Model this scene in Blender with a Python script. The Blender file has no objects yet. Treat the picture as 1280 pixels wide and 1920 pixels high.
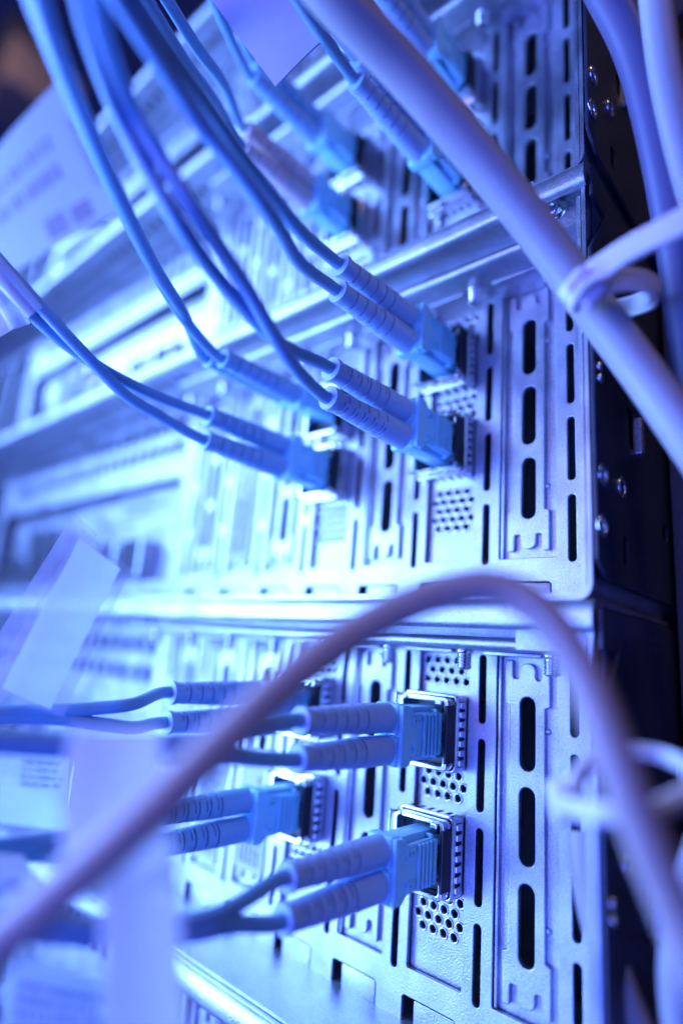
import bpy, bmesh, math, random
from mathutils import Vector, Matrix
random.seed(4)
sc = bpy.context.scene
COL = sc.collection
MM = 0.001
# ------------------------------------------------------------------ camera
CAM = Vector((47.995, -125.412, -10.091)); FPX = 1129.57
ROT = (math.radians(103.26068), math.radians(-4.3484), math.radians(41.42222))
from mathutils import Euler
RM = Euler(ROT, 'XYZ').to_matrix()
cd = bpy.data.cameras.new('camera'); cam = bpy.data.objects.new('camera', cd); COL.objects.link(cam)
cam.location = CAM * MM; cam.rotation_euler = ROT
cd.sensor_fit = 'VERTICAL'; cd.sensor_height = 36; cd.sensor_width = 24
cd.lens = 36 * FPX / 1920
cd.clip_start = 0.004; cd.clip_end = 60
cd.dof.use_dof = True; cd.dof.focus_distance = 0.125; cd.dof.aperture_fstop = 3.8
sc.camera = cam
# ------------------------------------------------------------------ world and lamps
w = bpy.data.worlds.new('World'); sc.world = w; w.use_nodes = True
w.node_tree.nodes['Background'].inputs[0].default_value = (0.05, 0.08, 0.6, 1)
w.node_tree.nodes['Background'].inputs[1].default_value = 0.10

def lamp(name, loc, target, sx, sy, col, power):
    l = bpy.data.lights.new(name, 'AREA'); l.shape = 'RECTANGLE'; l.size = sx*MM; l.size_y = sy*MM
    l.color = col; l.energy = power
    o = bpy.data.objects.new(name, l); COL.objects.link(o); o.location = Vector(loc)*MM
    d = (Vector(target)-Vector(loc)); o.rotation_euler = d.to_track_quat('-Z', 'Y').to_euler()
    return o
lamp('key_lamp', (-225, -190, -10), (-25, 0, 0), 120, 230, (0.155, 0.33, 1.0), 1.7)
lamp('side_lamp', (-400, -330, -110), (-210, 0, 110), 260, 300, (0.16, 0.32, 1.0), 2.2)
lamp('front_lamp', (-95, -245, 70), (-40, -90, -30), 70, 70, (1.0, 0.72, 0.76), 0.065)
lamp('upper_lamp', (-540, -290, 330), (-250, 0, 100), 380, 320, (0.16, 0.32, 1.0), 7.5)
lamp('fill_lamp', (-60, -600, -150), (-40, 0, -10), 420, 420, (0.08, 0.135, 1.0), 5.4)
lamp('warm_lamp', (270, -140, 430), (20, -60, 30), 120, 120, (1.0, 0.72, 0.48), 0.30)
vs = sc.view_settings
vs.view_transform = 'Standard'; vs.look = 'None'; vs.exposure = 0.18; vs.gamma = 1; vs.use_curve_mapping = False
sc.cycles.use_denoising = True
sc.cycles.max_bounces = 8

# ------------------------------------------------------------------ helpers
def at(x, y, t):
    """the point (mm) on the view ray of photo pixel x,y at depth t mm"""
    d = RM @ Vector(((x-640)/FPX, -(y-960)/FPX, -1.0))
    return CAM + d*t

def tag(o, label=None, cat=None, group=None, kind=None):
    if label: o['label'] = label
    if cat: o['category'] = cat
    if group: o['group'] = group
    if kind: o['kind'] = kind
    return o

def thing(name, loc, label, cat, group=None):
    o = bpy.data.objects.new(name, None); COL.objects.link(o); o.location = Vector(loc)*MM
    o.empty_display_size = 0.01
    return tag(o, label, cat, group)

def link(name, me, parent=None, loc=(0, 0, 0), rot=(0, 0, 0)):
    o = bpy.data.objects.new(name, me); COL.objects.link(o)
    o.location = Vector(loc)*MM; o.rotation_euler = rot
    if parent is not None: o.parent = parent
    return o

class MB:
    def __init__(self): self.bm = bmesh.new(); self.mats = []
    def mi(self, m):
        if m not in self.mats: self.mats.append(m)
        return self.mats.index(m)
    def faces(self, vs, fs, m, smooth=False):
        i = self.mi(m); vv = [self.bm.verts.new(v) for v in vs]
        out = []
        for f in fs:
            try:
                ff = self.bm.faces.new([vv[k] for k in f]); ff.material_index = i; ff.smooth = smooth; out.append(ff)
            except ValueError: pass
        return vv, out
    def box(self, a, b, m, bev=0.0, seg=2, M=None):
        x0, y0, z0 = a; x1, y1, z1 = b
        vs = [(x0,y0,z0),(x1,y0,z0),(x1,y1,z0),(x0,y1,z0),(x0,y0,z1),(x1,y0,z1),(x1,y1,z1),(x0,y1,z1)]
        if M is not None: vs = [M @ Vector(v) for v in vs]
        vv, ff = self.faces(vs, [(3,2,1,0),(4,5,6,7),(0,1,5,4),(1,2,6,5),(2,3,7,6),(3,0,4,7)], m)
        if bev > 0:
            es = list({e for f in ff for e in f.edges})
            bmesh.ops.bevel(self.bm, geom=es, offset=bev, segments=seg, profile=0.5, affect='EDGES', material=-1)
    def rings(self, rings, m, smooth=True, cap=True, closed=True):
        i = self.mi(m); R = []
        for r in rings: R.append([self.bm.verts.new(v) for v in r])
        n = len(R[0])
        for a, b in zip(R, R[1:]):
            for k in range(n if closed else n-1):
                k2 = (k+1) % n
                f = self.bm.faces.new((a[k], a[k2], b[k2], b[k])); f.material_index = i; f.smooth = smooth
        if cap and closed:
            for r, rev in ((R[0], True), (R[-1], False)):
                f = self.bm.faces.new(list(reversed(r)) if rev else r); f.material_index = i
    def tube(self, pts, rad, m, n=16, cap=True):
        P = [Vector(p) for p in pts]; N = len(P)
        if not isinstance(rad, (list, tuple)): rad = [rad]*N
        T = []
        for k in range(N):
            d = P[min(k+1, N-1)]-P[max(k-1, 0)]; T.append(d.normalized())
        up = Vector((0.31, 0.2, 0.93)); nrm = (up-T[0]*up.dot(T[0])).normalized()
        rings = []
        for k in range(N):
            nrm = (nrm-T[k]*nrm.dot(T[k])).normalized(); bn = T[k].cross(nrm)
            rings.append([P[k]+(nrm*math.cos(2*math.pi*j/n)+bn*math.sin(2*math.pi*j/n))*rad[k] for j in range(n)])
        self.rings(rings, m, True, cap)
    def lathe(self, prof, origin, axis, m, n=20, smooth=True):
        """prof: list of (along, radius)"""
        ax = Vector(axis).normalized(); q = ax.to_track_quat('Z', 'Y').to_matrix(); o = Vector(origin)
        rings = [[o+q @ Vector((r*math.cos(2*math.pi*j/n), r*math.sin(2*math.pi*j/n), a)) for j in range(n)] for a, r in prof]
        self.rings(rings, m, smooth, True)
    def prism(self, prof, fn, a, b, m, smooth=False):
        """2-D outline prof swept from a to b; fn(u, v, s) gives the point"""
        self.rings([[fn(u, v, a) for u, v in prof], [fn(u, v, b) for u, v in prof]], m, smooth, True)
    def mesh(self, name, off=(0, 0, 0)):
        off = Vector(off)
        bmesh.ops.recalc_face_normals(self.bm, faces=self.bm.faces)
        for v in self.bm.verts: v.co = (v.co-off)*MM
        me = bpy.data.meshes.new(name); self.bm.to_mesh(me); self.bm.free()
        for m in self.mats: me.materials.append(m)
        return me

def spline(pts, sub=10):
    """Catmull-Rom through the points"""
    P = [Vector(p) for p in pts]
    P = [P[0]*2-P[1]]+P+[P[-1]*2-P[-2]]
    out = []
    for i in range(1, len(P)-2):
        a, b, c, d = P[i-1:i+3]
        for k in range(sub):
            t = k/sub
            out.append(0.5*((2*b)+(c-a)*t+(2*a-5*b+4*c-d)*t*t+(3*b-a-3*c+d)*t**3))
    out.append(P[-2]); return out

def plate_into(mb, outer, holes, th, fn, m, bev=0.12, res=1):
    """flat sheet with holes: outline and holes are 2-D loops (mm); fn(u, v, h) maps to space; th is thickness; h = 0 is the front face"""
    cu = bpy.data.curves.new('sheet', 'CURVE'); cu.dimensions = '2D'; cu.fill_mode = 'BOTH'
    cu.extrude = max(th/2-bev, 0.001); cu.bevel_depth = bev; cu.bevel_resolution = res; cu.offset = -bev
    for lp in [outer]+list(holes):
        s = cu.splines.new('POLY'); s.points.add(len(lp)-1)
        for p, q in zip(s.points, lp): p.co = (q[0], q[1], 0, 1)
        s.use_cyclic_u = True
    o = bpy.data.objects.new('sheet', cu); COL.objects.link(o)
    dg = bpy.context.evaluated_depsgraph_get(); dg.update()
    me = bpy.data.meshes.new_from_object(o.evaluated_get(dg))
    bpy.data.objects.remove(o); bpy.data.curves.remove(cu)
    i = mb.mi(m); vv = [mb.bm.verts.new(fn(v.co.x, v.co.y, th/2-v.co.z)) for v in me.vertices]
    for p in me.polygons:
        try:
            f = mb.bm.faces.new([vv[k] for k in p.vertices]); f.material_index = i
        except ValueError: pass
    bpy.data.meshes.remove(me)

def slot(cx, cy, wd, ht, n=6):
    """rounded slot outline, centre, width, height"""
    r = min(wd, ht)/2; out = []
    if ht >= wd:
        for k in range(n+1):
            a = math.pi*k/n; out.append((cx+r*math.cos(a), cy+ht/2-r+r*math.sin(a)))
        for k in range(n+1):
            a = math.pi+math.pi*k/n; out.append((cx+r*math.cos(a), cy-ht/2+r+r*math.sin(a)))
    else:
        for k in range(n+1):
            a = -math.pi/2+math.pi*k/n; out.append((cx+wd/2-r+r*math.cos(a), cy+r*math.sin(a)))
        for k in range(n+1):
            a = math.pi/2+math.pi*k/n; out.append((cx-wd/2+r+r*math.cos(a), cy+r*math.sin(a)))
    return out
def rrect(x0, y0, x1, y1, r=0.5, n=3):
    out = []
    for cx, cy, a0 in ((x1-r, y1-r, 0), (x0+r, y1-r, 90), (x0+r, y0+r, 180), (x1-r, y0+r, 270)):
        for k in range(n+1):
            a = math.radians(a0+90*k/n); out.append((cx+r*math.cos(a), cy+r*math.sin(a)))
    return out
def circ(cx, cy, r, n=14, sq=1.0):
    return [(cx+r*math.cos(2*math.pi*k/n), cy+r*math.sin(2*math.pi*k/n)*sq) for k in range(n)]
def face_y(Y0):
    return lambda u, v, h: Vector((u, Y0+h, v))

# ------------------------------------------------------------------ materials
def mat(name, base, rough=0.5, metal=0.0, noise=0.0, nscale=900, bump=0.0, bscale=3000, trans=0.0, spec=0.5, coat=0.0, sss=0.0, alpha=1.0, rvar=0.0):
    m = bpy.data.materials.new(name); m.use_nodes = True
    nt = m.node_tree; b = nt.nodes['Principled BSDF']
    b.inputs['Base Color'].default_value = (*base, 1); b.inputs['Roughness'].default_value = rough
    b.inputs['Metallic'].default_value = metal; b.inputs['Specular IOR Level'].default_value = spec
    b.inputs['Transmission Weight'].default_value = trans; b.inputs['Coat Weight'].default_value = coat
    b.inputs['Alpha'].default_value = alpha
    if sss:
        b.inputs['Subsurface Weight'].default_value = sss; b.inputs['Subsurface Scale'].default_value = 0.001
        b.inputs['Subsurface Radius'].default_value = (1, 1, 1)
    tc = nt.nodes.new('ShaderNodeTexCoord')
    if noise > 0 or rvar > 0:
        n1 = nt.nodes.new('ShaderNodeTexNoise'); n1.inputs['Scale'].default_value = nscale; n1.inputs['Detail'].default_value = 4
        n1.inputs['Roughness'].default_value = 0.65
        nt.links.new(tc.outputs['Object'], n1.inputs['Vector'])
        n2 = nt.nodes.new('ShaderNodeTexNoise'); n2.inputs['Scale'].default_value = nscale*0.045; n2.inputs['Detail'].default_value = 3
        nt.links.new(tc.outputs['Object'], n2.inputs['Vector'])
        ad = nt.nodes.new('ShaderNodeMath'); ad.operation = 'MULTIPLY_ADD'; ad.inputs[1].default_value = 0.5
        nt.links.new(n2.outputs['Fac'], ad.inputs[0])
        hf = nt.nodes.new('ShaderNodeMath'); hf.operation = 'MULTIPLY'; hf.inputs[1].default_value = 0.5
        nt.links.new(n1.outputs['Fac'], hf.inputs[0]); nt.links.new(hf.outputs[0], ad.inputs[2])
        if noise > 0:
            mr = nt.nodes.new('ShaderNodeMapRange'); mr.inputs['From Min'].default_value = 0.3; mr.inputs['From Max'].default_value = 0.7
            mr.inputs['To Min'].default_value = 1-noise; mr.inputs['To Max'].default_value = 1+noise
            nt.links.new(ad.outputs[0], mr.inputs['Value'])
            mx = nt.nodes.new('ShaderNodeMix'); mx.data_type = 'RGBA'; mx.blend_type = 'MULTIPLY'; mx.inputs['Factor'].default_value = 1
            mx.inputs['A'].default_value = (*base, 1); nt.links.new(mr.outputs[0], mx.inputs['B'])
            nt.links.new(mx.outputs['Result'], b.inputs['Base Color'])
        if rvar > 0:
            m2 = nt.nodes.new('ShaderNodeMapRange'); m2.inputs['From Min'].default_value = 0.3; m2.inputs['From Max'].default_value = 0.7
            m2.inputs['To Min'].default_value = rough-rvar; m2.inputs['To Max'].default_value = rough+rvar
            nt.links.new(ad.outputs[0], m2.inputs['Value']); nt.links.new(m2.outputs[0], b.inputs['Roughness'])
    if bump > 0:
        nb = nt.nodes.new('ShaderNodeTexNoise'); nb.inputs['Scale'].default_value = bscale; nb.inputs['Detail'].default_value = 3
        nt.links.new(tc.outputs['Object'], nb.inputs['Vector'])
        bp = nt.nodes.new('ShaderNodeBump'); bp.inputs['Strength'].default_value = bump; bp.inputs['Distance'].default_value = 0.0001
        nt.links.new(nb.outputs['Fac'], bp.inputs['Height']); nt.links.new(bp.outputs['Normal'], b.inputs['Normal'])
    return m
def specks(m, amount=0.55):
    """sparse dark dust specks and scuffs on bare metal"""
    nt = m.node_tree; b = nt.nodes['Principled BSDF']; src = b.inputs['Base Color'].links[0].from_socket
    tc = nt.nodes.new('ShaderNodeTexCoord'); n = nt.nodes.new('ShaderNodeTexNoise')
    n.inputs['Scale'].default_value = 1100; n.inputs['Detail'].default_value = 2; nt.links.new(tc.outputs['Object'], n.inputs['Vector'])
    mr = nt.nodes.new('ShaderNodeMapRange'); mr.inputs['From Min'].default_value = 0.715; mr.inputs['From Max'].default_value = 0.76
    mr.inputs['To Min'].default_value = 0; mr.inputs['To Max'].default_value = amount; nt.links.new(n.outputs['Fac'], mr.inputs['Value'])
    mx = nt.nodes.new('ShaderNodeMix'); mx.data_type = 'RGBA'; mx.inputs['B'].default_value = (0.08, 0.08, 0.09, 1)
    nt.links.new(mr.outputs[0], mx.inputs['Factor']); nt.links.new(src, mx.inputs['A']); nt.links.new(mx.outputs['Result'], b.inputs['Base Color'])
    return m
def papery(m, k=0.5, tint=(0.95, 0.90, 0.92)):
    nt = m.node_tree; b = nt.nodes['Principled BSDF']; out = nt.nodes['Material Output']
    tr = nt.nodes.new('ShaderNodeBsdfTranslucent'); tr.inputs['Color'].default_value = (*tint, 1)
    mx = nt.nodes.new('ShaderNodeMixShader'); mx.inputs[0].default_value = k
    nt.links.new(b.outputs[0], mx.inputs[1]); nt.links.new(tr.outputs[0], mx.inputs[2]); nt.links.new(mx.outputs[0], out.inputs['Surface'])
    return m
STEEL = mat('galvanised_steel', (0.48, 0.50, 0.54), 0.42, 0.9, noise=0.46, nscale=2300, bump=0.9, bscale=2600, rvar=0.12)
BRACK = mat('zinc_bracket', (0.47, 0.49, 0.53), 0.40, 0.9, noise=0.48, nscale=2400, bump=1.0, bscale=2700, rvar=0.12)
specks(STEEL); specks(BRACK, 0.4)
HOLEY = mat('rough_zinc_plate', (0.43, 0.45, 0.48), 0.38, 0.85, noise=0.3, nscale=3000, bump=1.0, bscale=2600, rvar=0.14)
CHROME = mat('bright_nickel', (0.78, 0.78, 0.79), 0.16, 1.0, noise=0.06, nscale=2500, rvar=0.06)
DARKM = mat('unlit_black', (0.012, 0.012, 0.016), 0.7)  # near-black colour stands for the unlit depth behind openings and in holes
BLACK = mat('shaded_black_steel', (0.024, 0.032, 0.055), 0.36, 0.0, noise=0.25, nscale=900, bump=0.15, bscale=2500, rvar=0.12)  # near-black base carries the shade of the unlit right side
POST = mat('textured_powder_coat', (0.075, 0.072, 0.075), 0.55, 0.0, noise=0.2, nscale=900, bump=1.0, bscale=1100)
BLKP = mat('black_plastic', (0.012, 0.012, 0.014), 0.35)
AQUA = mat('aqua_plastic', (0.30, 0.70, 0.88), 0.36, noise=0.05, nscale=700, bump=0.08, bscale=2500, sss=0.1)
BOOT = mat('pale_grey_rubber', (0.36, 0.52, 0.78), 0.5, noise=0.07, nscale=700, bump=0.15, bscale=3000)
AQBOOT = mat('aqua_rubber', (0.24, 0.45, 0.66), 0.5, noise=0.06, nscale=700, bump=0.12, bscale=3000)
PINKBOOT = mat('beige_rubber', (0.62, 0.50, 0.50), 0.5, noise=0.05, nscale=700)
JACKET = mat('aqua_cable_jacket', (0.17, 0.36, 0.56), 0.42, noise=0.06, nscale=500, bump=0.08, bscale=1800)
GREYC = mat('grey_cable_jacket', (0.40, 0.38, 0.38), 0.42, noise=0.06, nscale=400, bump=0.1, bscale=1500)
NAVYC = mat('dark_blue_cable_jacket', (0.10, 0.09, 0.17), 0.45, noise=0.06, nscale=400, bump=0.1, bscale=1500)
TANC = mat('beige_cable_jacket', (0.44, 0.34, 0.28), 0.45, noise=0.08, nscale=400, bump=0.1, bscale=1500)
NYLON = mat('white_nylon', (0.84, 0.80, 0.80), 0.38, noise=0.03, nscale=400, sss=0.25)
PAPER = papery(mat('white_label_stock', (0.76, 0.76, 0.77), 0.5, noise=0.03, nscale=500), 0.5, (0.80, 0.93, 1.0))
PINKP = papery(mat('pale_label_stock', (0.86, 0.74, 0.76), 0.55, noise=0.04, nscale=300), 0.72)
CARDM = mat('violet_tag_card', (0.36, 0.34, 0.50), 0.5, noise=0.05, nscale=400)
INK = mat('black_print', (0.05, 0.05, 0.07), 0.6)
GREYINK = mat('grey_print', (0.36, 0.36, 0.42), 0.6)
FROST = papery(mat('frosted_film', (0.85, 0.87, 0.9), 0.45, alpha=0.38, noise=0.2, nscale=250), 0.33, (0.82, 0.93, 1.0))
CLEAR = mat('clear_film', (0.85, 0.88, 0.92), 0.15, noise=0.0, alpha=0.16, bump=0.5, bscale=350)
GLUE = mat('clear_tape', (0.9, 0.92, 0.95), 0.12, alpha=0.45, bump=0.6, bscale=900)

# ------------------------------------------------------------------ one rack server, rear view.  Local z: 0 = its rack unit line
P = 20.32
UNITS = {'lower': -88.9, 'middle': 0.0, 'upper': 88.9, 'top': 177.8, 'bottom': -177.8}
def colx(i): return -P*(i+0.5)
XL = -430.0
def build_rear_panel():
    mb = MB(); holes = []
    for i in range(8):                          # slotted strips between the card openings
        for k in range(4):
            zt = 81.05-17.92*k; holes.append(slot(-P*i, zt-7.4, 1.75, 14.8))
    for i in range(7):                          # card openings
        c = colx(i); holes.append(rrect(c-6.75, 13.7, c+6.75, 82.6, 0.4))
    x = -157.0
    while x > -325:                             # rectangular vents of the port area
        for z in (86.5, 76.5, 66.0):
            if z < 82: holes.append(rrect(x-2.7, z-2.9, x+2.7, z+2.9, 0.4))
        x -= 8.0
    holes.append(rrect(-334, 12, -152.5, 53, 1.0))            # port window
    for k in range(3): holes.append(rrect(-425+28*k, 12, -401+28*k, 76, 1.0))
    low = [(XL+1.5, 2.72)]
    for i in range(6, -1, -1):                  # notches for the bracket tongues
        c = colx(i); low += [(c-7.6, 2.72), (c-7.6, 7.9), (c-7.1, 8.4), (c+5.1, 8.4), (c+5.6, 7.9), (c+5.6, 2.72)]
    plate_into(mb, low+[(9.4, 2.72), (9.4, 83), (XL+1.5, 83)], holes, 1.0, face_y(0.0), STEEL, 0.16)
    return mb.mesh('rear_panel')
def build_tub():
    mb = MB()
    # outer shell and inner shell: two nested folded sheets whose edges show side by side
    for off, yf in ((0.0, -20.0), (1.25, -19.2)):
        r = 3.2-off; x1 = 11.0-off; zb = 1.9+off*0.72; t = 0.75
        def path(d):
            rr = max(r-d, 0.3); pts = [(x1-d, 84.6 if off else 90.0)]
            for k in range(6):
                a = math.radians(0-90*k/5); pts.append((x1-r+rr*math.cos(a), zb+r+rr*math.sin(a)))
            for k in range(6):
                a = math.radians(270-90*k/5); pts.append((XL+off+r+rr*math.cos(a), zb+r+rr*math.sin(a)))
            pts.append((XL+off+d, 84.6 if off else 90.0)); return pts
        o, i_ = path(0), path(t)
        def ring(y, din=0.0): return [Vector((u, y, v)) for u, v in o]+[Vector((u, y, v)) for u, v in reversed(i_)]
        mb.rings([ring(yf), ring(320)], STEEL)
    mb.box((XL+2, 300, 4), (9, 301, 90), DARKM)
    return mb.mesh('tub')
def build_shade_sheet():
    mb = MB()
    mb.box((XL+4, 40, 4.5), (8, 42, 88), DARKM)  # added dark sheet in place of the shade inside the case
    return mb.mesh('shade_sheet')
def build_cover():
    mb = MB()
    def arc(cx, cz, r, a0, a1, n=5): return [(cx+r*math.cos(math.radians(a0+(a1-a0)*k/n)), cz+r*math.sin(math.radians(a0+(a1-a0)*k/n))) for k in range(n+1)]
    prof = [(320, 91.3)]+arc(-19.0, 88.5, 2.8, 90, 180)+arc(-20.4, 86.9, 1.4, 180, 290, 4)+[(-18.6, 89.2), (-8, 89.4), (-8, 84.4)]
    prof += arc(-13.0, 83.1, 1.3, 90, 270)+[(-0.05, 81.8), (-0.05, 90.4), (320, 90.4)]
    # sub-divide along X so that the sheet catches light unevenly like pressed metal
    xs = [-140, -60, -5.5]
    profL = [(320, 91.3)]+arc(-19.0, 88.5, 2.8, 90, 180)+arc(-20.4, 86.9, 1.4, 180, 290, 4)+[(-18.6, 89.2), (-0.05, 89.4), (-0.05, 90.4), (320, 90.4)]
    mb.rings([[Vector((x, u, v)) for u, v in profL] for x in (XL, -300, -220, -140.02)], STEEL, False)
    plate_into(mb, [(XL+2, 83.2), (-141, 83.2), (-141, 89.3), (XL+2, 89.3)], [circ(-146.5-6.6*k, 86.3, 2.1, 16) for k in range(42)], 0.9, face_y(0.1), STEEL, 0.12)
    mb.rings([[Vector((x, u, v)) for u, v in prof] for x in xs], STEEL, False)
    prof2 = [(320, 91.3)]+arc(-19.0, 88.5, 2.8, 90, 180)+arc(-20.4, 86.9, 1.4, 180, 290, 4)+[(-18.6, 88.9), (-15, 89.2), (-14.6, 82.2), (-13.6, 81.8), (-0.05, 81.8), (-0.05, 90.4), (320, 90.4)]
    mb.rings([[Vector((x, u, v)) for u, v in prof2] for x in (-5.49, 11.4)], STEEL, False)
    for k in range(40):
        x = -146-7.0*k
        mb.rings([[Vector((x+r*math.cos(2*math.pi*j/16), -9.5+r*math.sin(2*math.pi*j/16), z)) for j in range(16)] for r, z in ((2.6, 89.35), (2.5, 89.0), (2.25, 89.0), (2.2, 89.2))], STEEL, True, False)
        mb.faces([Vector((x+2.22*math.cos(2*math.pi*j/16), -9.5+2.22*math.sin(2*math.pi*j/16), 89.15)) for j in range(16)], [tuple(range(16))], DARKM)  # dark discs stand for the shade inside the holes
    # turned-down side flange of the cover
    mb.box((11.12, -17, 74), (11.9, 260, 90.2), BLACK, 0.2)
    return mb.mesh('top_cover')
def smooth_by_angle(me, ang=35):
    me.polygons.foreach_set('use_smooth', [True]*len(me.polygons))
    bm = bmesh.new(); bm.from_mesh(me)
    for e in bm.edges:
        if len(e.link_faces) == 2 and e.calc_face_angle(0) > math.radians(ang): e.smooth = False
        elif len(e.link_faces) != 2: e.smooth = False
    bm.to_mesh(me); bm.free(); return me
def build_blank():
    """vented slot cover with an embossed castle-ended rib; origin at the column centre"""
    mb = MB()
    vents = [slot(0.17, 72.9-17.77*k-7.3, 3.4, 14.6, 8) for k in range(3)]
    base = rrect(-6.4, 12.2, 6.3, 82.4, 0.3)
    plate_into(mb, base, [slot(0.17, 72.9-17.77*k-7.3, 3.9, 15.1, 8) for k in range(3)], 0.8, face_y(1.5), BRACK, 0.1)
    rib = []
    def end(s):        # castle end, s = +1 upper; runs left to right
        c = 47.85; q = lambda x, z: (x, c+s*(z-c))
        o = [q(-3.8, 70.8), q(-4.9, 71.3), q(-4.9, 80.0), q(-4.6, 80.3), q(-3.5, 80.3), q(-3.2, 80.0), q(-3.2, 76.9), q(-2.9, 76.5), q(-1.9, 76.5), q(-1.6, 76.9)]
        for k in range(7):
            a = math.radians(180-180*k/6); o.append(q(0.15+1.75*math.cos(a), 78.4+1.5*math.sin(a)))
        o += [q(1.9, 76.9), q(2.2, 76.5), q(3.0, 76.5), q(3.3, 76.9), q(3.3, 80.0), q(3.6, 80.3), q(4.7, 80.3), q(5.0, 80.0), q(5.0, 71.3), q(3.9, 70.8)]
        return o
    rib = end(1)+list(reversed(end(-1)))
    plate_into(mb, rib, vents, 1.3, face_y(0.35), BRACK, 0.26, 2)
    for z in (66.5, 30.2): mb.lathe([(0, 0.7), (0.5, 0.6), (0.7, 0.25)], (4.2, 1.6, z), (0, -1, 0), BRACK, 10)
    # folded long edge of the bracket, left
    mb.box((-6.45, 0.4, 13.9), (-5.9, 1.55, 81.5), BRACK, 0.1)
    mb.box((-4.6, 0.25, 2.9), (5.2, 1.05, 8.1), BRACK, 0.12)   # tongue through the notch
    mb.box((-6.3, -7, 81.0), (6.3, 1.2, 81.7), BRACK, 0.15)  # tab under the ledge
    return smooth_by_angle(mb.mesh('slot_cover'), 30)
def build_card(zs, key):
    """bracket of a fibre card: punched plate with a spring cage round each port"""
    mb = MB(); holes = []; eyes = []
    for row in range(26):
        z = 79.2-2.27*row
        for k in range(5):
            x = 5.3-2.62*k-(1.31 if row % 2 else 0)
            if not -5.2 < x < 5.6: continue
            near = min(abs(z-q) for q in zs)
            if near < 9.3 or z < 21.9: continue
            holes.append(circ(x, z, 0.82, 12)); eyes.append((x, z))
    for q in zs: holes.append(rrect(-7.0+0.2, q-7.2, 6.1, q+7.2, 0.5))
    plate_into(mb, rrect(-7.0, 12.2, 6.9, 82.0, 0.3), holes, 0.8, face_y(1.5), HOLEY, 0.2, 2)
    for x, z in eyes:                                   # drawn rims round the punched holes
        mb.rings([[Vector((x+r*math.cos(2*math.pi*j/14), y, z+r*math.sin(2*math.pi*j/14))) for j in range(14)] for r, y in ((1.22, 1.5), (1.08, 1.28), (0.92, 1.25), (0.84, 1.45))], CHROME, True, False)
    mb.box((-4.6, 0.25, 2.9), (5.2, 1.05, 8.1), BRACK, 0.12)
    mb.box((-6.3, -7, 81.0), (6.3, 1.2, 81.7), BRACK, 0.15)
    return mb.mesh('card_bracket')
def build_cage():
    """spring collar round a port; origin at the port centre on the panel"""
    mb = MB()
    plate_into(mb, rrect(-7.6, -8.2, 6.5, 8.2, 1.2), [rrect(-6.9, -7.5, 5.9, 7.5, 0.6)], 6.2, face_y(-4.4), CHROME, 0.35, 3)
    mb.box((6.3, -3.3, -6.9), (6.53, -0.9, 6.9), DARKM, 0.1)
    mb.box((-7.63, -3.3, -6.9), (-7.4, -0.9, 6.9), DARKM, 0.1)
    for k in range(7):                                  # spring fingers in their side slots
        z = -6.0+2.0*k
        mb.box((6.4, -3.2, z-0.68), (6.82, -0.95, z+0.68), CHROME, 0.2)
        mb.box((-7.92, -3.2, z-0.68), (-7.5, -0.95, z+0.68), CHROME, 0.2)
    for k in range(5):                                  # slits in the top and bottom
        x = -5.2+2.3*k
        mb.box((x-0.5, -3.2, 8.1), (x+0.5, -1.0, 8.23), DARKM); mb.box((x-0.5, -3.2, -8.23), (x+0.5, -1.0, -8.1), DARKM)
    return mb.mesh('cage')
def build_screw():
    mb = MB(); prof = [(0, 1.9), (-1.2, 1.9), (-1.2, 1.4)]
    z = -1.2
    while z > -4.2: prof += [(z-0.12, 1.4), (z-0.3, 1.7), (z-0.42, 1.7), (z-0.6, 1.4)]; z -= 0.62
    prof += [(z-0.1, 1.3), (z-0.3, 0.8)]
    mb.lathe(prof, (0, 0, 0), (0, 0, 1), CHROME, 18)
    return mb.mesh('screw')
def build_round_screw():
    mb = MB()
    mb.lathe([(0, 3.0), (0.6, 3.0), (0.6, 2.2), (1.4, 2.1), (1.9, 1.6), (2.0, 0.9), (1.5, 0.8), (1.5, 0.1)], (0, 0, 0), (0, -1, 0), CHROME, 22)
    return mb.mesh('washer_screw')
def build_ports():
    mb = MB()
    mb.box((-333.5, 6, 12.2), (-153, 7, 52.8), BRACK)
    mb.box((-153.4, 0.6, 12.4), (-152.7, 6, 52.6), BLACK)
    mb.box((-333, 0.6, 12.3), (-153.6, 6, 12.9), DARKM)
    x = -172
    for wd, z0, z1 in ((15, 14, 29), (15, 14, 29), (32, 14, 26), (13, 14, 40), (13, 14, 40), (30, 15, 26)):
        mb.box((x-wd, -2, z0), (x, 6.2, z1), CHROME, 0.4); mb.box((x-wd+1.4, -2.2, z0+1.4), (x-1.4, -1.0, z1-1.4), DARKM)
        x -= wd+6
    return mb.mesh('port_cluster')
def dashes(mb, u0, u1, v0, v1, rows, fn, m, hgt=0.55, fill=0.9):
    for r in range(rows):
        v = v1-(v1-v0)*(r+0.5)/rows; h = (v1-v0)/rows*hgt/2; u = u0; end = u0+(u1-u0)*random.uniform(0.6, 1.0)*fill
        while u < end:
            wd = random.uniform(0.6, 2.6)*h*1.6
            uu = min(u+wd, end); mb.faces([fn(u, v-h, 0), fn(uu, v-h, 0), fn(uu, v+h, 0), fn(u, v+h, 0)], [(0, 1, 2, 3)], m)
            u = uu+h*random.choice((0.5, 0.5, 1.4))
def bars(mb, u0, u1, v0, v1, fn, m):
    u = u0
    while u < u1:
        wd = random.choice((0.25, 0.25, 0.5, 0.75))
        mb.faces([fn(u, v0, 0), fn(u+wd, v0, 0), fn(u+wd, v1, 0), fn(u, v1, 0)], [(0, 1, 2, 3)], m); u += wd+random.choice((0.25, 0.5, 0.6))

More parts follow.
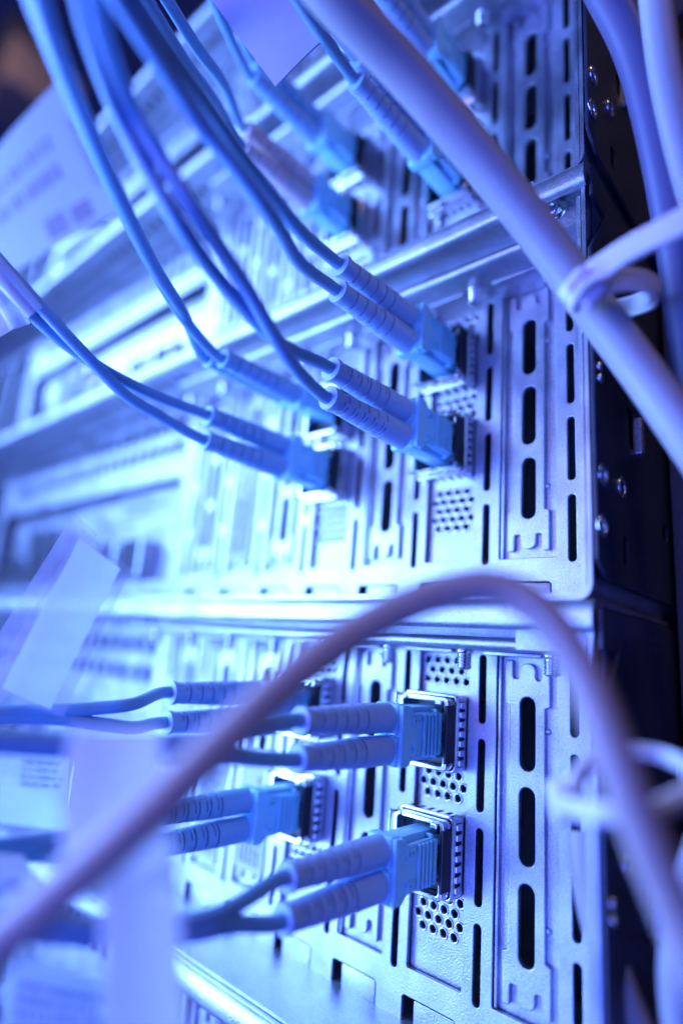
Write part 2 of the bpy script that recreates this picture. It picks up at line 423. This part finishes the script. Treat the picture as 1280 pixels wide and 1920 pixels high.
M_panel, M_tub, M_cover, M_blank, M_shade = build_rear_panel(), smooth_by_angle(build_tub(), 30), smooth_by_angle(build_cover(), 40), build_blank(), build_shade_sheet()
M_cage, M_screw, M_rscrew, M_ports = build_cage(), build_screw(), build_round_screw(), build_ports()
PORTS = {('middle', 1): (66.2, 42.3), ('middle', 3): (62.0, 41.0), ('lower', 1): (63.7, 38.9), ('lower', 3): (64.5, 39.8),
         ('upper', 1): (64.2, 31.5), ('upper', 3): (61.0, 37.0), ('top', 1): (63.7, 38.9), ('top', 3): (63.7, 38.9), ('bottom', 1): (63.7, 38.9), ('bottom', 3): (64.5, 39.8)}
cards = {}
DESC = {'lower': 'steel rack server in the lower half, behind the arching beige cable',
        'middle': 'steel rack server in the middle of the stack, white tie beside its top corner',
        'upper': 'steel rack server above the middle one, crossed by the thick grey diagonal cable',
        'bottom': 'steel rack server below the lowest floor sheet, only its lid edge in frame',
        'top': 'topmost steel rack server, only its blurred edge showing behind the violet tag'}
CH = {}
for un, z0 in UNITS.items():
    root = thing('rack_server', (0, 0, z0), DESC[un], 'server', 'rack servers stacked in the cabinet'); CH[un] = root
    link('rear_panel', M_panel, root); link('chassis_tub', M_tub, root); link('top_cover', M_cover, root); link('shade_sheet', M_shade, root)
    link('port_cluster', M_ports, root)
    for i in range(7):
        if i in (1, 3):
            zs = PORTS[(un, i)]
            if zs not in cards: cards[zs] = build_card(zs, '')
            cb = link('card_bracket', cards[zs], root, (colx(i), 0, 0))
            for q in zs: link('spring_cage', M_cage, cb, (0, 0, q))
        else: link('slot_cover', M_blank, root, (colx(i), 0, 0))
        link('screw', M_screw, root, (-P*(i+1)-1.1, -6.3, 82.1))
    link('screw', M_screw, root, (-2.2, -5.5, 82.1))
    link('washer_screw', M_rscrew, root, (2.6, -14.75, 87.2))
    if un in ('middle', 'lower'):
        for i, (a, b) in ((5, (16, 58)), (4, (18, 50)), (6, (14, 60))) if un == 'lower' else ((5, (18, 52)),):
            mb = MB(); c = colx(i)
            plate_into(mb, rrect(c-6, a, c+6, b, 1.5), [], 0.2, face_y(-0.25), PAPER, 0.03)
            st = link('sticker', mb.mesh('sticker'), root)
            mb = MB(); fn = lambda u, v, h: Vector((c-6+v*1.0, -0.3, a+(u)))
            dashes(mb, 2, (b-a)-2, 1.2, 10.5, 5, fn, INK, 0.5)
            link('printed_text', mb.mesh('printed_text'), st)
        mb = MB(); plate_into(mb, rrect(-208, 40, -160, 51, 1.5), [], 0.2, face_y(5.5), PAPER, 0.03)
        st = link('sticker', mb.mesh('sticker'), root)
        mb = MB(); dashes(mb, -205, -163, 41, 50, 3, lambda u, v, h: Vector((u, 5.45, v)), INK, 0.5)
        link('printed_text', mb.mesh('printed_text'), st)

# ------------------------------------------------------------------ black slide rails and the rack post, right of the servers
def build_rail():
    mb = MB()
    holes = [circ(-11.4, 48.9, 1.6, 18), circ(-8.0, 25.0, 1.7, 18), circ(-18.5, 24.6, 1.9, 16), rrect(-2.2, 35.2, 2.6, 44.2, 0.6),
             circ(24, 60, 2.5, 16), circ(22, 22, 2.2, 16), circ(-19.5, 15.0, 1.6, 16), rrect(-8, 10, -5, 15.5, .5)]
    plate_into(mb, [(-21.5, 70), (-21.5, 9), (-17, 6), (250, 6), (250, 86), (-10, 86)], holes, 0.7, lambda u, v, h: Vector((12.6-h, u, v)), BLACK, 0.15)
    plate_into(mb, [(-20, 0.6), (-20, -6.0), (60, -12), (250, -12), (250, 1.0), (20, 0.6)], [], 0.6, lambda u, v, h: Vector((12.5-h, u, v)), BLACK, 0.12)
    for y, z in ((-11.4, 48.9), (-8.0, 25.0), (-18.5, 24.6), (-19.5, 15.0)):     # pressed eyelets
        rr = [(1.75+0.45*math.cos(a), 0.4*math.sin(a)) for a in [2*math.pi*k/8 for k in range(8)]]
        rings = [[Vector((12.7+h, y+r*math.cos(2*math.pi*j/20), z+r*math.sin(2*math.pi*j/20))) for r, h in rr] for j in range(21)]
        mb.rings(rings, CHROME, True, False)
    body = mb.mesh('rail_body')
    mb = MB(); mb.box((12.0, 2.0, 34.6), (14.0, 4.2, 43.0), STEEL, 0.6, 3); tab = mb.mesh('latch_tab')          # bent latch tab
    mb = MB(); mb.lathe([(0, 1.0), (0.6, 0.95), (0.9, 0.4)], (0, 0, 0), (1, 0, 0), CHROME, 14)
    return body, tab, mb.mesh('screw')
M_rail = build_rail()
RD = {'lower': 'black slide rail beside the lowest server, behind the looped beige cable', 'middle': 'black slide rail with bright latch tab and eyelets beside the middle server',
      'upper': 'black slide rail beside the upper server, under two hanging grey cables'}
for un in ('lower', 'middle', 'upper'):
    rt = thing('slide_rail', (0, 0, UNITS[un]), RD[un], 'rail', 'black server slide rails')
    link('rail_body', M_rail[0], rt); link('latch_tab', M_rail[1], rt); [link('screw', M_rail[2], rt, q) for q in ((12.6, -19.6, 45.2), (12.6, -19.5, 42.9), (12.6, 5, 64.2))]
post = thing('rack_post', (26, 25, -280), 'dark grey powder coated rack post with punched holes at the right edge', 'rack post')
mb = MB(); hs = []
for k in range(40): hs.append(rrect(-5, 10+15.9*k, 4.5, 19.5+15.9*k, 0.8))
plate_into(mb, [(-12.6, 0), (40, 0), (40, 640), (-12.6, 640)], hs, 2.0, lambda u, v, h: Vector((26+u, 25+h, -280+v)), POST, 0.3)
mb.box((13.6, 27.1, -280), (15.6, 90, 360), POST, 0.3)
link('post_profile', mb.mesh('post_profile', (26, 25, -280)), post)
for z in (2.5, 92.0, -86.0):
    mb = MB(); mb.lathe([(0, 4.4), (1.0, 4.4), (1.0, 3.6), (2.6, 3.4), (3.2, 2.4), (2.2, 1.2), (2.2, 0.1)], (25.5, 25, z), (0, -1, 0), CHROME, 20)
    link('bolt', mb.mesh('bolt', (26, 25, -280)), post)

# room behind: dark wall and a few faint things far off to the left
mb = MB(); mb.box((-2600, 900, -900), (1500, 940, 1500), DARKM)
tag(link('wall', mb.mesh('wall')), kind='structure')
for pos, r, col, lab in ((at(45, 105, 1500), 60, (0.5, 0.42, 0.3), 'small blurred pale box in the dark far room, upper of two'),
                         (at(60, 185, 1300), 75, (0.62, 0.45, 0.42), 'small blurred pinkish box in the dark far room, lower of two')):
    mb = MB(); mm_ = mat('far_box_paint', col, 0.5); mb.box((-r, -r, -r*0.7), (r, r, r*0.7), mm_, 8, 3)
    tag(link('far_box', mb.mesh('far_box'), None, pos), lab, 'box', 'blurred boxes in the far room')

# the far room's own dim warm lamp
pl = bpy.data.lights.new('room_lamp', 'POINT'); pl.energy = 0.5; pl.color = (1.0, 0.78, 0.6); pl.shadow_soft_size = 0.05
po = bpy.data.objects.new('room_lamp', pl); COL.objects.link(po); po.location = at(-60, -60, 1000)*MM
# ------------------------------------------------------------------ transceivers
def build_trans():
    mb = MB()
    plate_into(mb, rrect(-6.8, -7.4, 5.8, 7.4, 0.9), [rrect(-6.1, -6.7, 5.1, 6.7, 0.6)], 20, face_y(-7.0), CHROME, 0.3, 3)
    plate_into(mb, rrect(-6.95, -7.55, 5.95, 7.55, 1.0), [rrect(-6.0, -6.6, 5.0, 6.6, 0.6)], 0.6, face_y(-7.3), CHROME, 0.2, 2)
    return mb.mesh('shell')
def build_face():
    mb = MB()
    mb.box((-6.0, -4.0, -6.6), (5.0, -3.2, 6.6), BLKP)
    mb.box((-6.0, -6.8, -0.45), (5.0, -3.9, 0.45), BLKP)
    mb.box((5.2, -7.5, -6.0), (5.97, -3.6, 6.0), BLKP, 0.2)
    return mb.mesh('face')
def build_bail():
    mb = MB()
    pts = spline([(-6.2, -6.9, -7.2), (-6.4, -8.6, -7.3), (-6.4, -9.3, -6.4), (-6.4, -9.3, 6.4), (-6.4, -8.6, 7.3), (-6.2, -6.9, 7.2)], 6)
    mb.tube(pts, 0.35, CHROME, 8)
    mb.box((2.9, -8.0, 5.9), (4.6, -6.9, 7.0), CHROME, 0.25)
    return mb.mesh('bail')
M_tr, M_fc, M_bl = build_trans(), build_face(), build_bail()

# ------------------------------------------------------------------ fibre patch leads
def build_boot(m):
    mb = MB(); L = 26.0; n = 40; N = 260; rings = []
    for k in range(N+1):
        s = k/N*L                                     # 0 at the connector, L at the tail
        r = 2.92 if s < 9 else 2.92-(s-9)/(L-9)*0.72
        if s < 0.6: r -= (0.6-s)*0.6
        ring = []
        for j in range(n):
            th = 2*math.pi*j/n; rr = r
            if 9.6 < s < 24.6:
                g = (s-9.6) % 3.0
                c = abs(math.cos(th)); sn = math.sin(th)
                if 0.25 < g < 0.60 and c > 0.25: rr = r-0.8          # long slit
                if 1.35 < g < 1.65 and (0.45 < abs(sn) and math.cos(th)*math.sin(th) > -0.1): rr = r-0.6   # short slits between
            if s > 24.9: rr = r+0.28
            ring.append(Vector((rr*math.cos(th), -20.2-s, rr*math.sin(th))))
        rings.append(ring)
    rings.append([Vector((v.x*0.55, v.y, v.z*0.55)) for v in rings[-1]])
    mb.rings(rings, m, True, True)
    return smooth_by_angle(mb.mesh('boot'), 50)
M_boot = {m.name: build_boot(m) for m in (BOOT, AQBOOT, PINKBOOT)}
def build_clip():
    mb = MB()
    # collar that holds the two boots, then the two plug bodies
    for s in (1, -1):
        mb.box((-3.2, -21.4, 3.13*s-2.95), (3.3, -18.2, 3.13*s+2.95), AQUA, 0.7, 3)
        mb.box((-2.4, -18.6, 3.13*s-2.3), (2.3, -1.5, 3.13*s+2.3), AQUA, 0.35)
        mb.box((2.1, -13.5, 3.13*s-1.0), (3.3, -3.0, 3.13*s+1.0), AQUA, 0.3)
    prof = [(-21.3, -5.9), (-19.0, -5.9), (-18.3, -5.5), (-17.4, -4.6), (-16.8, -4.4), (-7.8, -4.4), (-7.3, -3.9), (-7.3, 3.9), (-7.8, 4.4), (-16.8, 4.4), (-17.4, 4.6), (-18.3, 5.5), (-19.0, 5.9), (-21.3, 5.9)]
    plate_into(mb, prof, [], 1.1, lambda u, v, h: Vector((4.35-h, u, v)), AQUA, 0.28, 2)
    mb.box((2.0, -20.9, -5.2), (3.6, -17.6, 5.2), AQUA, 0.4)
    for k in range(4):                                # grip ridges
        y = -14.0+1.35*k; mb.box((4.25, y-0.42, -4.2), (4.95, y+0.42, 4.2), AQUA, 0.2)
    mb.box((4.2, -8.7, -4.2), (4.8, -7.45, 4.2), AQUA, 0.2)
    mb.box((2.2, -8.6, 4.2), (3.9, -7.7, 5.0), AQUA, 0.25)
    mb.box((2.2, -8.6, -5.0), (3.9, -7.7, -4.2), AQUA, 0.25)
    return smooth_by_angle(mb.mesh('clip'), 32)
M_clip = build_clip()
def letter_mesh(ch):
    cu = bpy.data.curves.new('letter', 'FONT'); cu.body = ch; cu.size = 3.5; cu.extrude = 0.32; cu.align_x = 'CENTER'; cu.align_y = 'CENTER'; cu.bevel_depth = 0.03
    o = bpy.data.objects.new('letter', cu); COL.objects.link(o); dg = bpy.context.evaluated_depsgraph_get(); dg.update()
    me = bpy.data.meshes.new_from_object(o.evaluated_get(dg)); bpy.data.objects.remove(o); bpy.data.curves.remove(cu)
    # text x runs down (-z), text up points to the server (+y); face looks along +x
    for v in me.vertices:
        x, y, z = v.co; v.co = Vector((4.5+z, y, -x))*MM
    me.materials.clear(); me.materials.append(AQUA); return me
M_let = {c: letter_mesh(c) for c in 'AB'}

def lead(cx, cz, path_b, path_a, label, boot=BOOT, rad=1.28, jm=JACKET, tlabel=None, rots=(0, 0), roll=0.0):
    """one duplex lead: path points are (px, py, depth) behind the boots"""
    root = thing('fiber_patch_cable', (cx, 0, cz), label, 'fiber cable', 'duplex fiber patch cables plugged into the servers')
    cl = link('duplex_clip', M_clip, root, (0, 0, 0), (0, roll, 0)); sr, cr = math.sin(roll), math.cos(roll)
    link('letter', M_let['B'], cl, (0, -17.0, 2.9)); link('letter', M_let['A'], cl, (0, -17.0, -2.9))
    for s, path in ((1, path_b), (-1, path_a)):
        link('boot', M_boot[boot.name], root, (3.13*s*sr, 0, 3.13*s*cr), (0, rots[0 if s > 0 else 1], 0))
        p0 = Vector((cx+3.13*s*sr, -43.0, cz+3.13*s*cr)); p1 = p0+Vector((0, -5.5, 0))
        pts = [p0, p1]+[at(*q) for q in path]
        mb = MB(); mb.tube(spline(pts, 12), rad, jm, 18)
        link('jacket', mb.mesh('jacket', (cx, 0, cz)), root)
    t = thing('transceiver', (cx, 0, cz), tlabel, 'transceiver', 'pluggable transceivers in the card slots')
    link('shell', M_tr, t); link('face', M_fc, t); link('bail', M_bl, t)
    return root
X1, X3 = colx(1), colx(3)
lead(X1, 66.2, [(560, 430, 112), (470, 318, 98), (385, 195, 90), (292, 60, 80), (225, -50, 74), (190, -120, 70)],
     [(560, 490, 112), (505, 400, 98), (390, 250, 90), (282, 90, 80), (205, -30, 74), (165, -110, 70)],
     'fiber cable in the upper corner port of the middle server, sweeping up', tlabel='nickel transceiver in the upper port nearest the corner of the middle server')
lead(X1, 42.3, [(520, 640, 108), (420, 535, 100), (330, 410, 90), (232, 235, 88), (172, 75, 80), (140, -60, 74)],
     [(540, 672, 108), (455, 530, 100), (362, 390, 90), (258, 225, 88), (197, 75, 80), (165, -60, 74)],
     'fiber cable in the lower corner port of the middle server, clip facing us', tlabel='nickel transceiver in the lower port nearest the corner of the middle server', rots=(0.5, 1.9))
lead(X3, 41.0, [(300, 745, 138), (215, 705, 132), (130, 650, 126), (55, 585, 121), (-20, 505, 117), (-80, 430, 114)],
     [(300, 780, 138), (235, 740, 132), (160, 665, 126), (90, 590, 121), (0, 490, 117), (-60, 420, 114)],
     'fiber cable curving left from the middle of the middle server into clear sleeves', boot=AQBOOT, tlabel='nickel transceiver left in the middle server, with the gently drooping cable', rots=(1, 2.6))
lead(X3, 59.5, [(345, 590, 136), (290, 500, 122), (220, 360, 104), (150, 200, 90), (95, 60, 80), (60, -60, 74)],
     [(340, 590, 136), (270, 470, 120), (195, 320, 104), (130, 170, 90), (80, 40, 80), (40, -70, 74)],
     'blurred fiber cable behind the others in the middle server, leftmost of the hanging bundle', boot=AQBOOT, roll=-1.3, tlabel='hidden nickel transceiver behind crossing cables in the middle server')
lead(X1, 88.9+31.5, [(610, 30, 118), (560, -40, 106), (500, -130, 96)], [(590, 45, 118), (535, -40, 106), (480, -130, 96)],
     'fiber cable in the lower port of the upper server, seen under the diagonal grey cable', tlabel='nickel transceiver at the lower port nearest the corner of the upper server')
lead(X1, 88.9+64.2, [(620, -120, 112), (560, -200, 104)], [(620, -100, 112), (560, -180, 104)],
     'fiber cable at the very top with a bright streak on its clip', tlabel='nickel transceiver in the upper port nearest the corner of the upper server')
lead(X3, 88.9+37.0, [(420, 160, 146), (370, 90, 132), (320, 10, 122), (260, -90, 112)], [(405, 195, 146), (350, 120, 132), (300, 40, 122), (235, -70, 112)],
     'blurred fiber cable with pale pinkish boots in the upper server', boot=PINKBOOT, tlabel='blurred nickel transceiver behind the pinkish boots in the upper server')
lead(X3, 88.9+61.0, [(440, 20, 150), (400, -60, 140), (350, -140, 130)], [(420, 45, 150), (380, -40, 140), (330, -120, 130)],
     'blurred dark fiber cable emerging under the violet tag in the upper server', boot=AQBOOT, tlabel='blurred nickel transceiver right under the violet tag')
lead(X1, -25.2, [(440, 1378, 95), (330, 1392, 91), (200, 1396, 88), (60, 1388, 85), (-80, 1380, 82)], [(440, 1420, 95), (340, 1416, 91), (200, 1410, 88), (60, 1400, 85), (-80, 1392, 82)],
     'fiber cable in the upper port of the lowest server, horizontal boots and lettered clip', tlabel='nickel transceiver in the upper port nearest the corner of the lowest server')
lead(X1, -50.0, [(430, 1705, 90), (360, 1728, 86), (250, 1738, 83), (120, 1730, 80), (-60, 1705, 77)], [(440, 1733, 90), (370, 1747, 86), (250, 1756, 83), (120, 1752, 80), (-60, 1735, 77)],
     'fiber cable in the lowest port of all, boots slanting down to the left', tlabel='nickel transceiver lowest of all, its bright top rim in full view')
lead(X3, -49.1, [(230, 1545, 112), (130, 1570, 102), (10, 1585, 92), (-80, 1590, 86)], [(230, 1600, 112), (130, 1600, 102), (10, 1600, 92), (-80, 1600, 86)],
     'fiber cable of the lowest server running behind the blurred pale tag', boot=AQBOOT, tlabel='nickel transceiver beyond the lowest port, above a patch of bright punched holes', rots=(0.6, 0.2))
lead(X3, -24.4, [(250, 1320, 120), (180, 1328, 117), (110, 1332, 114), (20, 1335, 110), (-80, 1340, 106)], [(250, 1364, 120), (180, 1356, 117), (110, 1347, 114), (20, 1345, 110), (-80, 1350, 106)],
     'fiber cable of the lowest server running left into the clear label sleeve', tlabel='nickel transceiver in the lowest server hidden behind the beige loop')

# ------------------------------------------------------------------ thick cables
def cable(name, pts, rad, m, label, cat='cable', group='thick cables in front of the rack'):
    q = [at(*p) for p in pts]; mb = MB(); mb.tube(spline(q, 14), rad, m, 28)
    return tag(link(name, mb.mesh(name, q[0]), None, q[0]), label, cat, group)
cable('network_cable', [(540, -110, 88), (630, 0, 92), (760, 135, 98), (880, 275, 102), (1000, 425, 104), (1105, 568, 104), (1200, 695, 102), (1300, 838, 98), (1400, 985, 95)], 3.55, GREYC,
      'thick grey cable running diagonally across the upper servers to the right edge')
cable('network_cable', [(-150, 1880, 55), (0, 1765, 56), (150, 1640, 57), (300, 1505, 59), (430, 1378, 62), (560, 1260, 66), (690, 1172, 70), (810, 1117, 72), (920, 1100, 72), (1010, 1143, 70), (1085, 1250, 67), (1140, 1385, 64), (1195, 1540, 62), (1270, 1720, 60), (1340, 1880, 58)], 2.2, TANC,
      'thick beige cable arching in front of the lowest server')
cable('network_cable', [(1060, -150, 120), (1130, -20, 118), (1185, 90, 116), (1225, 230, 114), (1262, 420, 112), (1290, 640, 112), (1320, 900, 112), (1400, 1200, 112)], 3.6, NAVYC,
      'dark blue cable hanging at the top right, left of the bright one')
cable('network_cable', [(1215, -160, 108), (1228, 0, 108), (1248, 150, 107), (1290, 330, 106), (1350, 520, 105)], 2.7, GREYC,
      'brightly lit grey cable hanging down the top right edge')
cable('network_cable', [(1330, 1560, 84), (1285, 1700, 84), (1268, 1820, 84), (1280, 1960, 84), (1310, 2100, 84)], 2.4, GREYC,
      'blue lit cable upright at the bottom right corner')
cable('network_cable', [(1092, 1560, 104), (1100, 1640, 101), (1122, 1740, 98), (1160, 1850, 95), (1215, 1990, 92)], 2.7, GREYC,
      'blurred pale cable slanting down beside the corner of the lowest server')

# ------------------------------------------------------------------ nylon ties
def ribbon(mb, pts, wdir, half, th, m):
    """flat strap along pts; wdir is the width direction"""
    P_ = [Vector(p) for p in pts]; rings = []
    for k, p in enumerate(P_):
        t = (P_[min(k+1, len(P_)-1)]-P_[max(k-1, 0)]).normalized()
        wv = Vector(wdir); wv = (wv-t*wv.dot(t)).normalized(); nv = t.cross(wv)
        rings.append([p+wv*(half*a)+nv*(th*b) for a, b in ((1, .35), (.85, .5), (-.85, .5), (-1, .35), (-1, -.35), (-.85, -.5), (.85, -.5), (1, -.35))])
    mb.rings(rings, m, False, True)
UPV = RM @ Vector((0, 1, 0)); RTV = RM @ Vector((1, 0, 0)); FWV = RM @ Vector((0, 0, -1))
def tie(name, head, tail, loop, half, label, hr, dirs):
    h = at(*head); root = thing(name, h, label, 'zip tie', 'white nylon ties round the cables')
    mb = MB(); M4 = Matrix.Translation(h) @ (RM @ Matrix.Rotation(dirs, 3, 'Z')).to_4x4()
    mb.box((-hr, -hr*1.15, -hr*0.7), (hr, hr*1.15, hr*0.7), NYLON, hr*0.38, 4, M4)
    link('head', smooth_by_angle(mb.mesh('head', h), 60), root)
    mb = MB(); ribbon(mb, spline([at(*p) for p in tail], 10), UPV*0.8+RTV*0.5, half, 1.1, NYLON)
    link('tail', smooth_by_angle(mb.mesh('tail', h), 45), root)
    mb = MB(); lp = spline([at(*p) for p in loop], 12); ribbon(mb, lp, UPV+FWV*0.25, half*0.85, 1.0, NYLON)
    for k in range(2, len(lp)-2, 1):
        p = (lp[k]+lp[k+1])/2; t = (lp[k+1]-lp[k]).normalized(); wv = (UPV-t*UPV.dot(t)).normalized(); nv = t.cross(wv)
        Mx = Matrix((t, wv, nv)).transposed().to_4x4(); Mx.translation = p
        mb.box((-0.25, -half*0.55, -0.85), (0.25, half*0.55, 0.85), NYLON, 0, 1, Mx)
    link('strap', mb.mesh('strap', h), root)
    return root
tie('zip_tie', (1092, 545, 96), [(1072, 585, 97), (1100, 530, 95), (1140, 492, 94), (1200, 455, 92), (1260, 425, 90), (1340, 385, 88)],
    [(1078, 548, 99), (1120, 532, 97), (1180, 524, 98), (1222, 534, 101), (1224, 556, 106), (1190, 572, 110), (1150, 582, 112), (1110, 588, 111), (1085, 570, 106)],
    2.3, 'white nylon tie round the diagonal grey cable, its tail pointing up to the right', 2.6, 0.9)
tie('zip_tie', (1062, 1500, 80), [(1050, 1520, 80), (1062, 1480, 80), (1082, 1445, 81), (1100, 1425, 82)],
    [(1050, 1505, 78), (1100, 1520, 70), (1170, 1526, 67), (1240, 1512, 68), (1296, 1478, 71), (1290, 1440, 77), (1240, 1416, 81), (1180, 1408, 82), (1120, 1420, 82), (1070, 1470, 81)],
    1.3, 'blurred white nylon tie looped round the end of the beige cable', 2.3, 0.2)

# ------------------------------------------------------------------ tags and labels
def sheet(name, corners, m, label, cat, group, th=0.25, nx=10, ny=10, bow=0.0, text=None, blocks=()):
    """bent card between four photo points (px, py, depth): top-left, top-right, bottom-right, bottom-left"""
    A, B, C_, D = [at(*c) for c in corners]; nrm = (B-A).cross(D-A).normalized()
    if nrm.dot(CAM-A) < 0: nrm = -nrm
    def pt(u, v, h): 
        p = (A*(1-u)+B*u)*(1-v)+(D*(1-u)+C_*u)*v
        return p+nrm*(h+bow*math.sin(math.pi*v)*0.8+bow*0.5*math.sin(math.pi*u))
    mb = MB(); i = mb.mi(m); g = {}
    for side, h in ((0, 0.0), (1, -th)):
        for a in range(nx+1):
            for b in range(ny+1): g[(side, a, b)] = mb.bm.verts.new(pt(a/nx, b/ny, h))
    F = lambda *q: setattr(mb.bm.faces.new([g[k] for k in q]), 'smooth', True)
    for a in range(nx):
        for b in range(ny):
            F((0,a,b),(0,a,b+1),(0,a+1,b+1),(0,a+1,b)); F((1,a,b),(1,a+1,b),(1,a+1,b+1),(1,a,b+1))
    for a in range(nx):
        F((0,a,0),(0,a+1,0),(1,a+1,0),(1,a,0)); F((0,a,ny),(1,a,ny),(1,a+1,ny),(0,a+1,ny))
    for b in range(ny):
        F((0,0,b),(1,0,b),(1,0,b+1),(0,0,b+1)); F((0,nx,b),(0,nx,b+1),(1,nx,b+1),(1,nx,b))
    root = link(name, smooth_by_angle(mb.mesh(name, A), 50), None, A)
    tag(root, label, cat, group)
    if text:
        mb = MB()
        for u0, u1, v0, v1 in blocks: mb.faces([pt(u0, v0, 0.05), pt(u0, v1, 0.05), pt(u1, v1, 0.05), pt(u1, v0, 0.05)], [(0, 1, 2, 3)], GREYINK)
        for (u0, u1, v0, v1, rows) in text:
            # text space: aspect-true units via fractions
            for r in range(rows):
                vv = v0+(v1-v0)*(r+0.5)/rows; hh = (v1-v0)/rows*0.27; u = u0; end = u0+(u1-u0)*random.uniform(0.7, 1)
                while u < end:
                    uu = min(u+random.uniform(0.012, 0.05), end)
                    mb.faces([pt(u, vv-hh, 0.05), pt(u, vv+hh, 0.05), pt(uu, vv+hh, 0.05), pt(uu, vv-hh, 0.05)], [(0, 1, 2, 3)], GREYINK)
                    u = uu+random.choice((0.008, 0.012, 0.03))
        link('printed_text', mb.mesh('printed_text', A), root)
    return root
LG = 'labels and tags hanging on the cables'
sheet('label_tag', [(-60, 345, 225), (122, 140, 235), (242, 388, 225), (10, 520, 215)], PAPER, 'large white printed tag at the upper left, behind the hanging cables', 'label', LG, 0.4,
      text=[(0.10, 0.78, 0.22, 0.66, 2)], bow=2, blocks=((0.86, 0.92, 0.30, 0.78), (0.40, 0.56, 0.80, 0.95), (0.60, 0.76, 0.82, 0.95)))
sheet('label_tag', [(375, -30, 128), (612, -40, 120), (622, 58, 121), (516, 162, 127)], CARDM, 'violet blank tag card hanging at the top edge', 'label', LG, 0.5, bow=0.6)
sheet('label_tag', [(135, 1368, 63), (300, 1368, 63), (335, 1660, 61), (118, 1600, 61)], PINKP, 'very blurred pale pink tag strip, upper piece before the beige cable', 'label', LG, 0.4, bow=1.5)
sheet('label_tag', [(190, 1610, 62), (332, 1600, 62), (358, 1990, 60), (205, 1990, 60)], PINKP, 'very blurred pale pink tag strip, lower piece at the bottom edge', 'label', LG, 0.4, bow=1.0)
sheet('label_tag', [(25, 1800, 84), (238, 1848, 86), (246, 2000, 84), (-5, 2000, 82)], PAPER, 'white tag with rows of print at the bottom left corner', 'label', LG, 0.3, text=[(0.1, 0.92, 0.12, 0.75, 5)], bow=1)
sheet('label_tag', [(-60, 1590, 86), (45, 1605, 88), (98, 1690, 86), (-40, 1720, 84)], PAPER, 'small white tag with one line of print at the left edge', 'label', LG, 0.3, text=[(0.3, 0.95, 0.35, 0.8, 1)], bow=1.5)
sheet('label_tag', [(-20, 1408, 100), (128, 1420, 104), (122, 1555, 102), (-25, 1540, 98)], FROST, 'pale printed tag under the clear sleeve at the left edge', 'label', LG, 0.3, text=[(0.42, 0.95, 0.05, 0.45, 4)], bow=1)
sheet('label_sleeve', [(156, 992, 112), (245, 1068, 113), (118, 1345, 108), (-25, 1290, 107)], CLEAR, 'clear plastic label sleeve standing up at the left, over two cables', 'label sleeve', LG, 0.8, bow=0.8)
sheet('label_insert', [(150, 1010, 112.6), (226, 1066, 113.4), (95, 1330, 108.8), (5, 1290, 108)], FROST, 'frosted paper insert inside the clear sleeve at the left', 'label', LG, 0.15, bow=0.8)
sheet('label_sleeve', [(140, 962, 124), (182, 1000, 124), (-10, 1345, 119), (-70, 1300, 119)], CLEAR, 'second clear plastic sleeve just behind the upright one', 'label sleeve', LG, 0.5, bow=0.5)
# clear tubes on the leftmost cable pair
for pts, lab in (([(-60, 430, 114), (0, 510, 116.5), (68, 588, 120)], 'short clear tube round the upper strand at the left edge'),
                 ([(-80, 430, 114), (-20, 505, 117), (38, 612, 121)], 'short clear tube round the lower strand at the left edge')):
    q = [at(*p) for p in pts]; mb = MB(); mb.tube(spline(q, 8), 2.1, GLUE, 18, cap=False)
    tag(link('clear_sleeve', mb.mesh('clear_sleeve', q[0]), None, q[0]), lab, 'sleeve', 'clear tubes on the curving strands')
sheet('label_tag', [(-40, 560, 118), (8, 588, 119), (26, 616, 119), (-40, 655, 118)], GLUE, 'small ribbed clear tag at the left edge under the clear tubes', 'label', LG, 0.3)
# torn bit of clear film on the lid of the middle server
mb = MB(); g = {}
for a in range(15):
    for b in range(5):
        g[a, b] = mb.bm.verts.new(Vector((-10+a*0.75+random.uniform(-.3, .3), -21+b*0.8+random.uniform(-.2, .2), 91.6+abs(random.gauss(0, 0.9))*(1.0 if 0 < b else 0.3))))
for a in range(14):
    for b in range(4): mb.bm.faces.new((g[a, b], g[a+1, b], g[a+1, b+1], g[a, b+1]))
mb.mi(GLUE)
tag(link('film_scrap', mb.mesh('film_scrap', (-5, -20, 91.4)), None, (-5, -20, 91.4)), 'torn scrap of clear film on the lid corner of the middle server', 'film scrap')
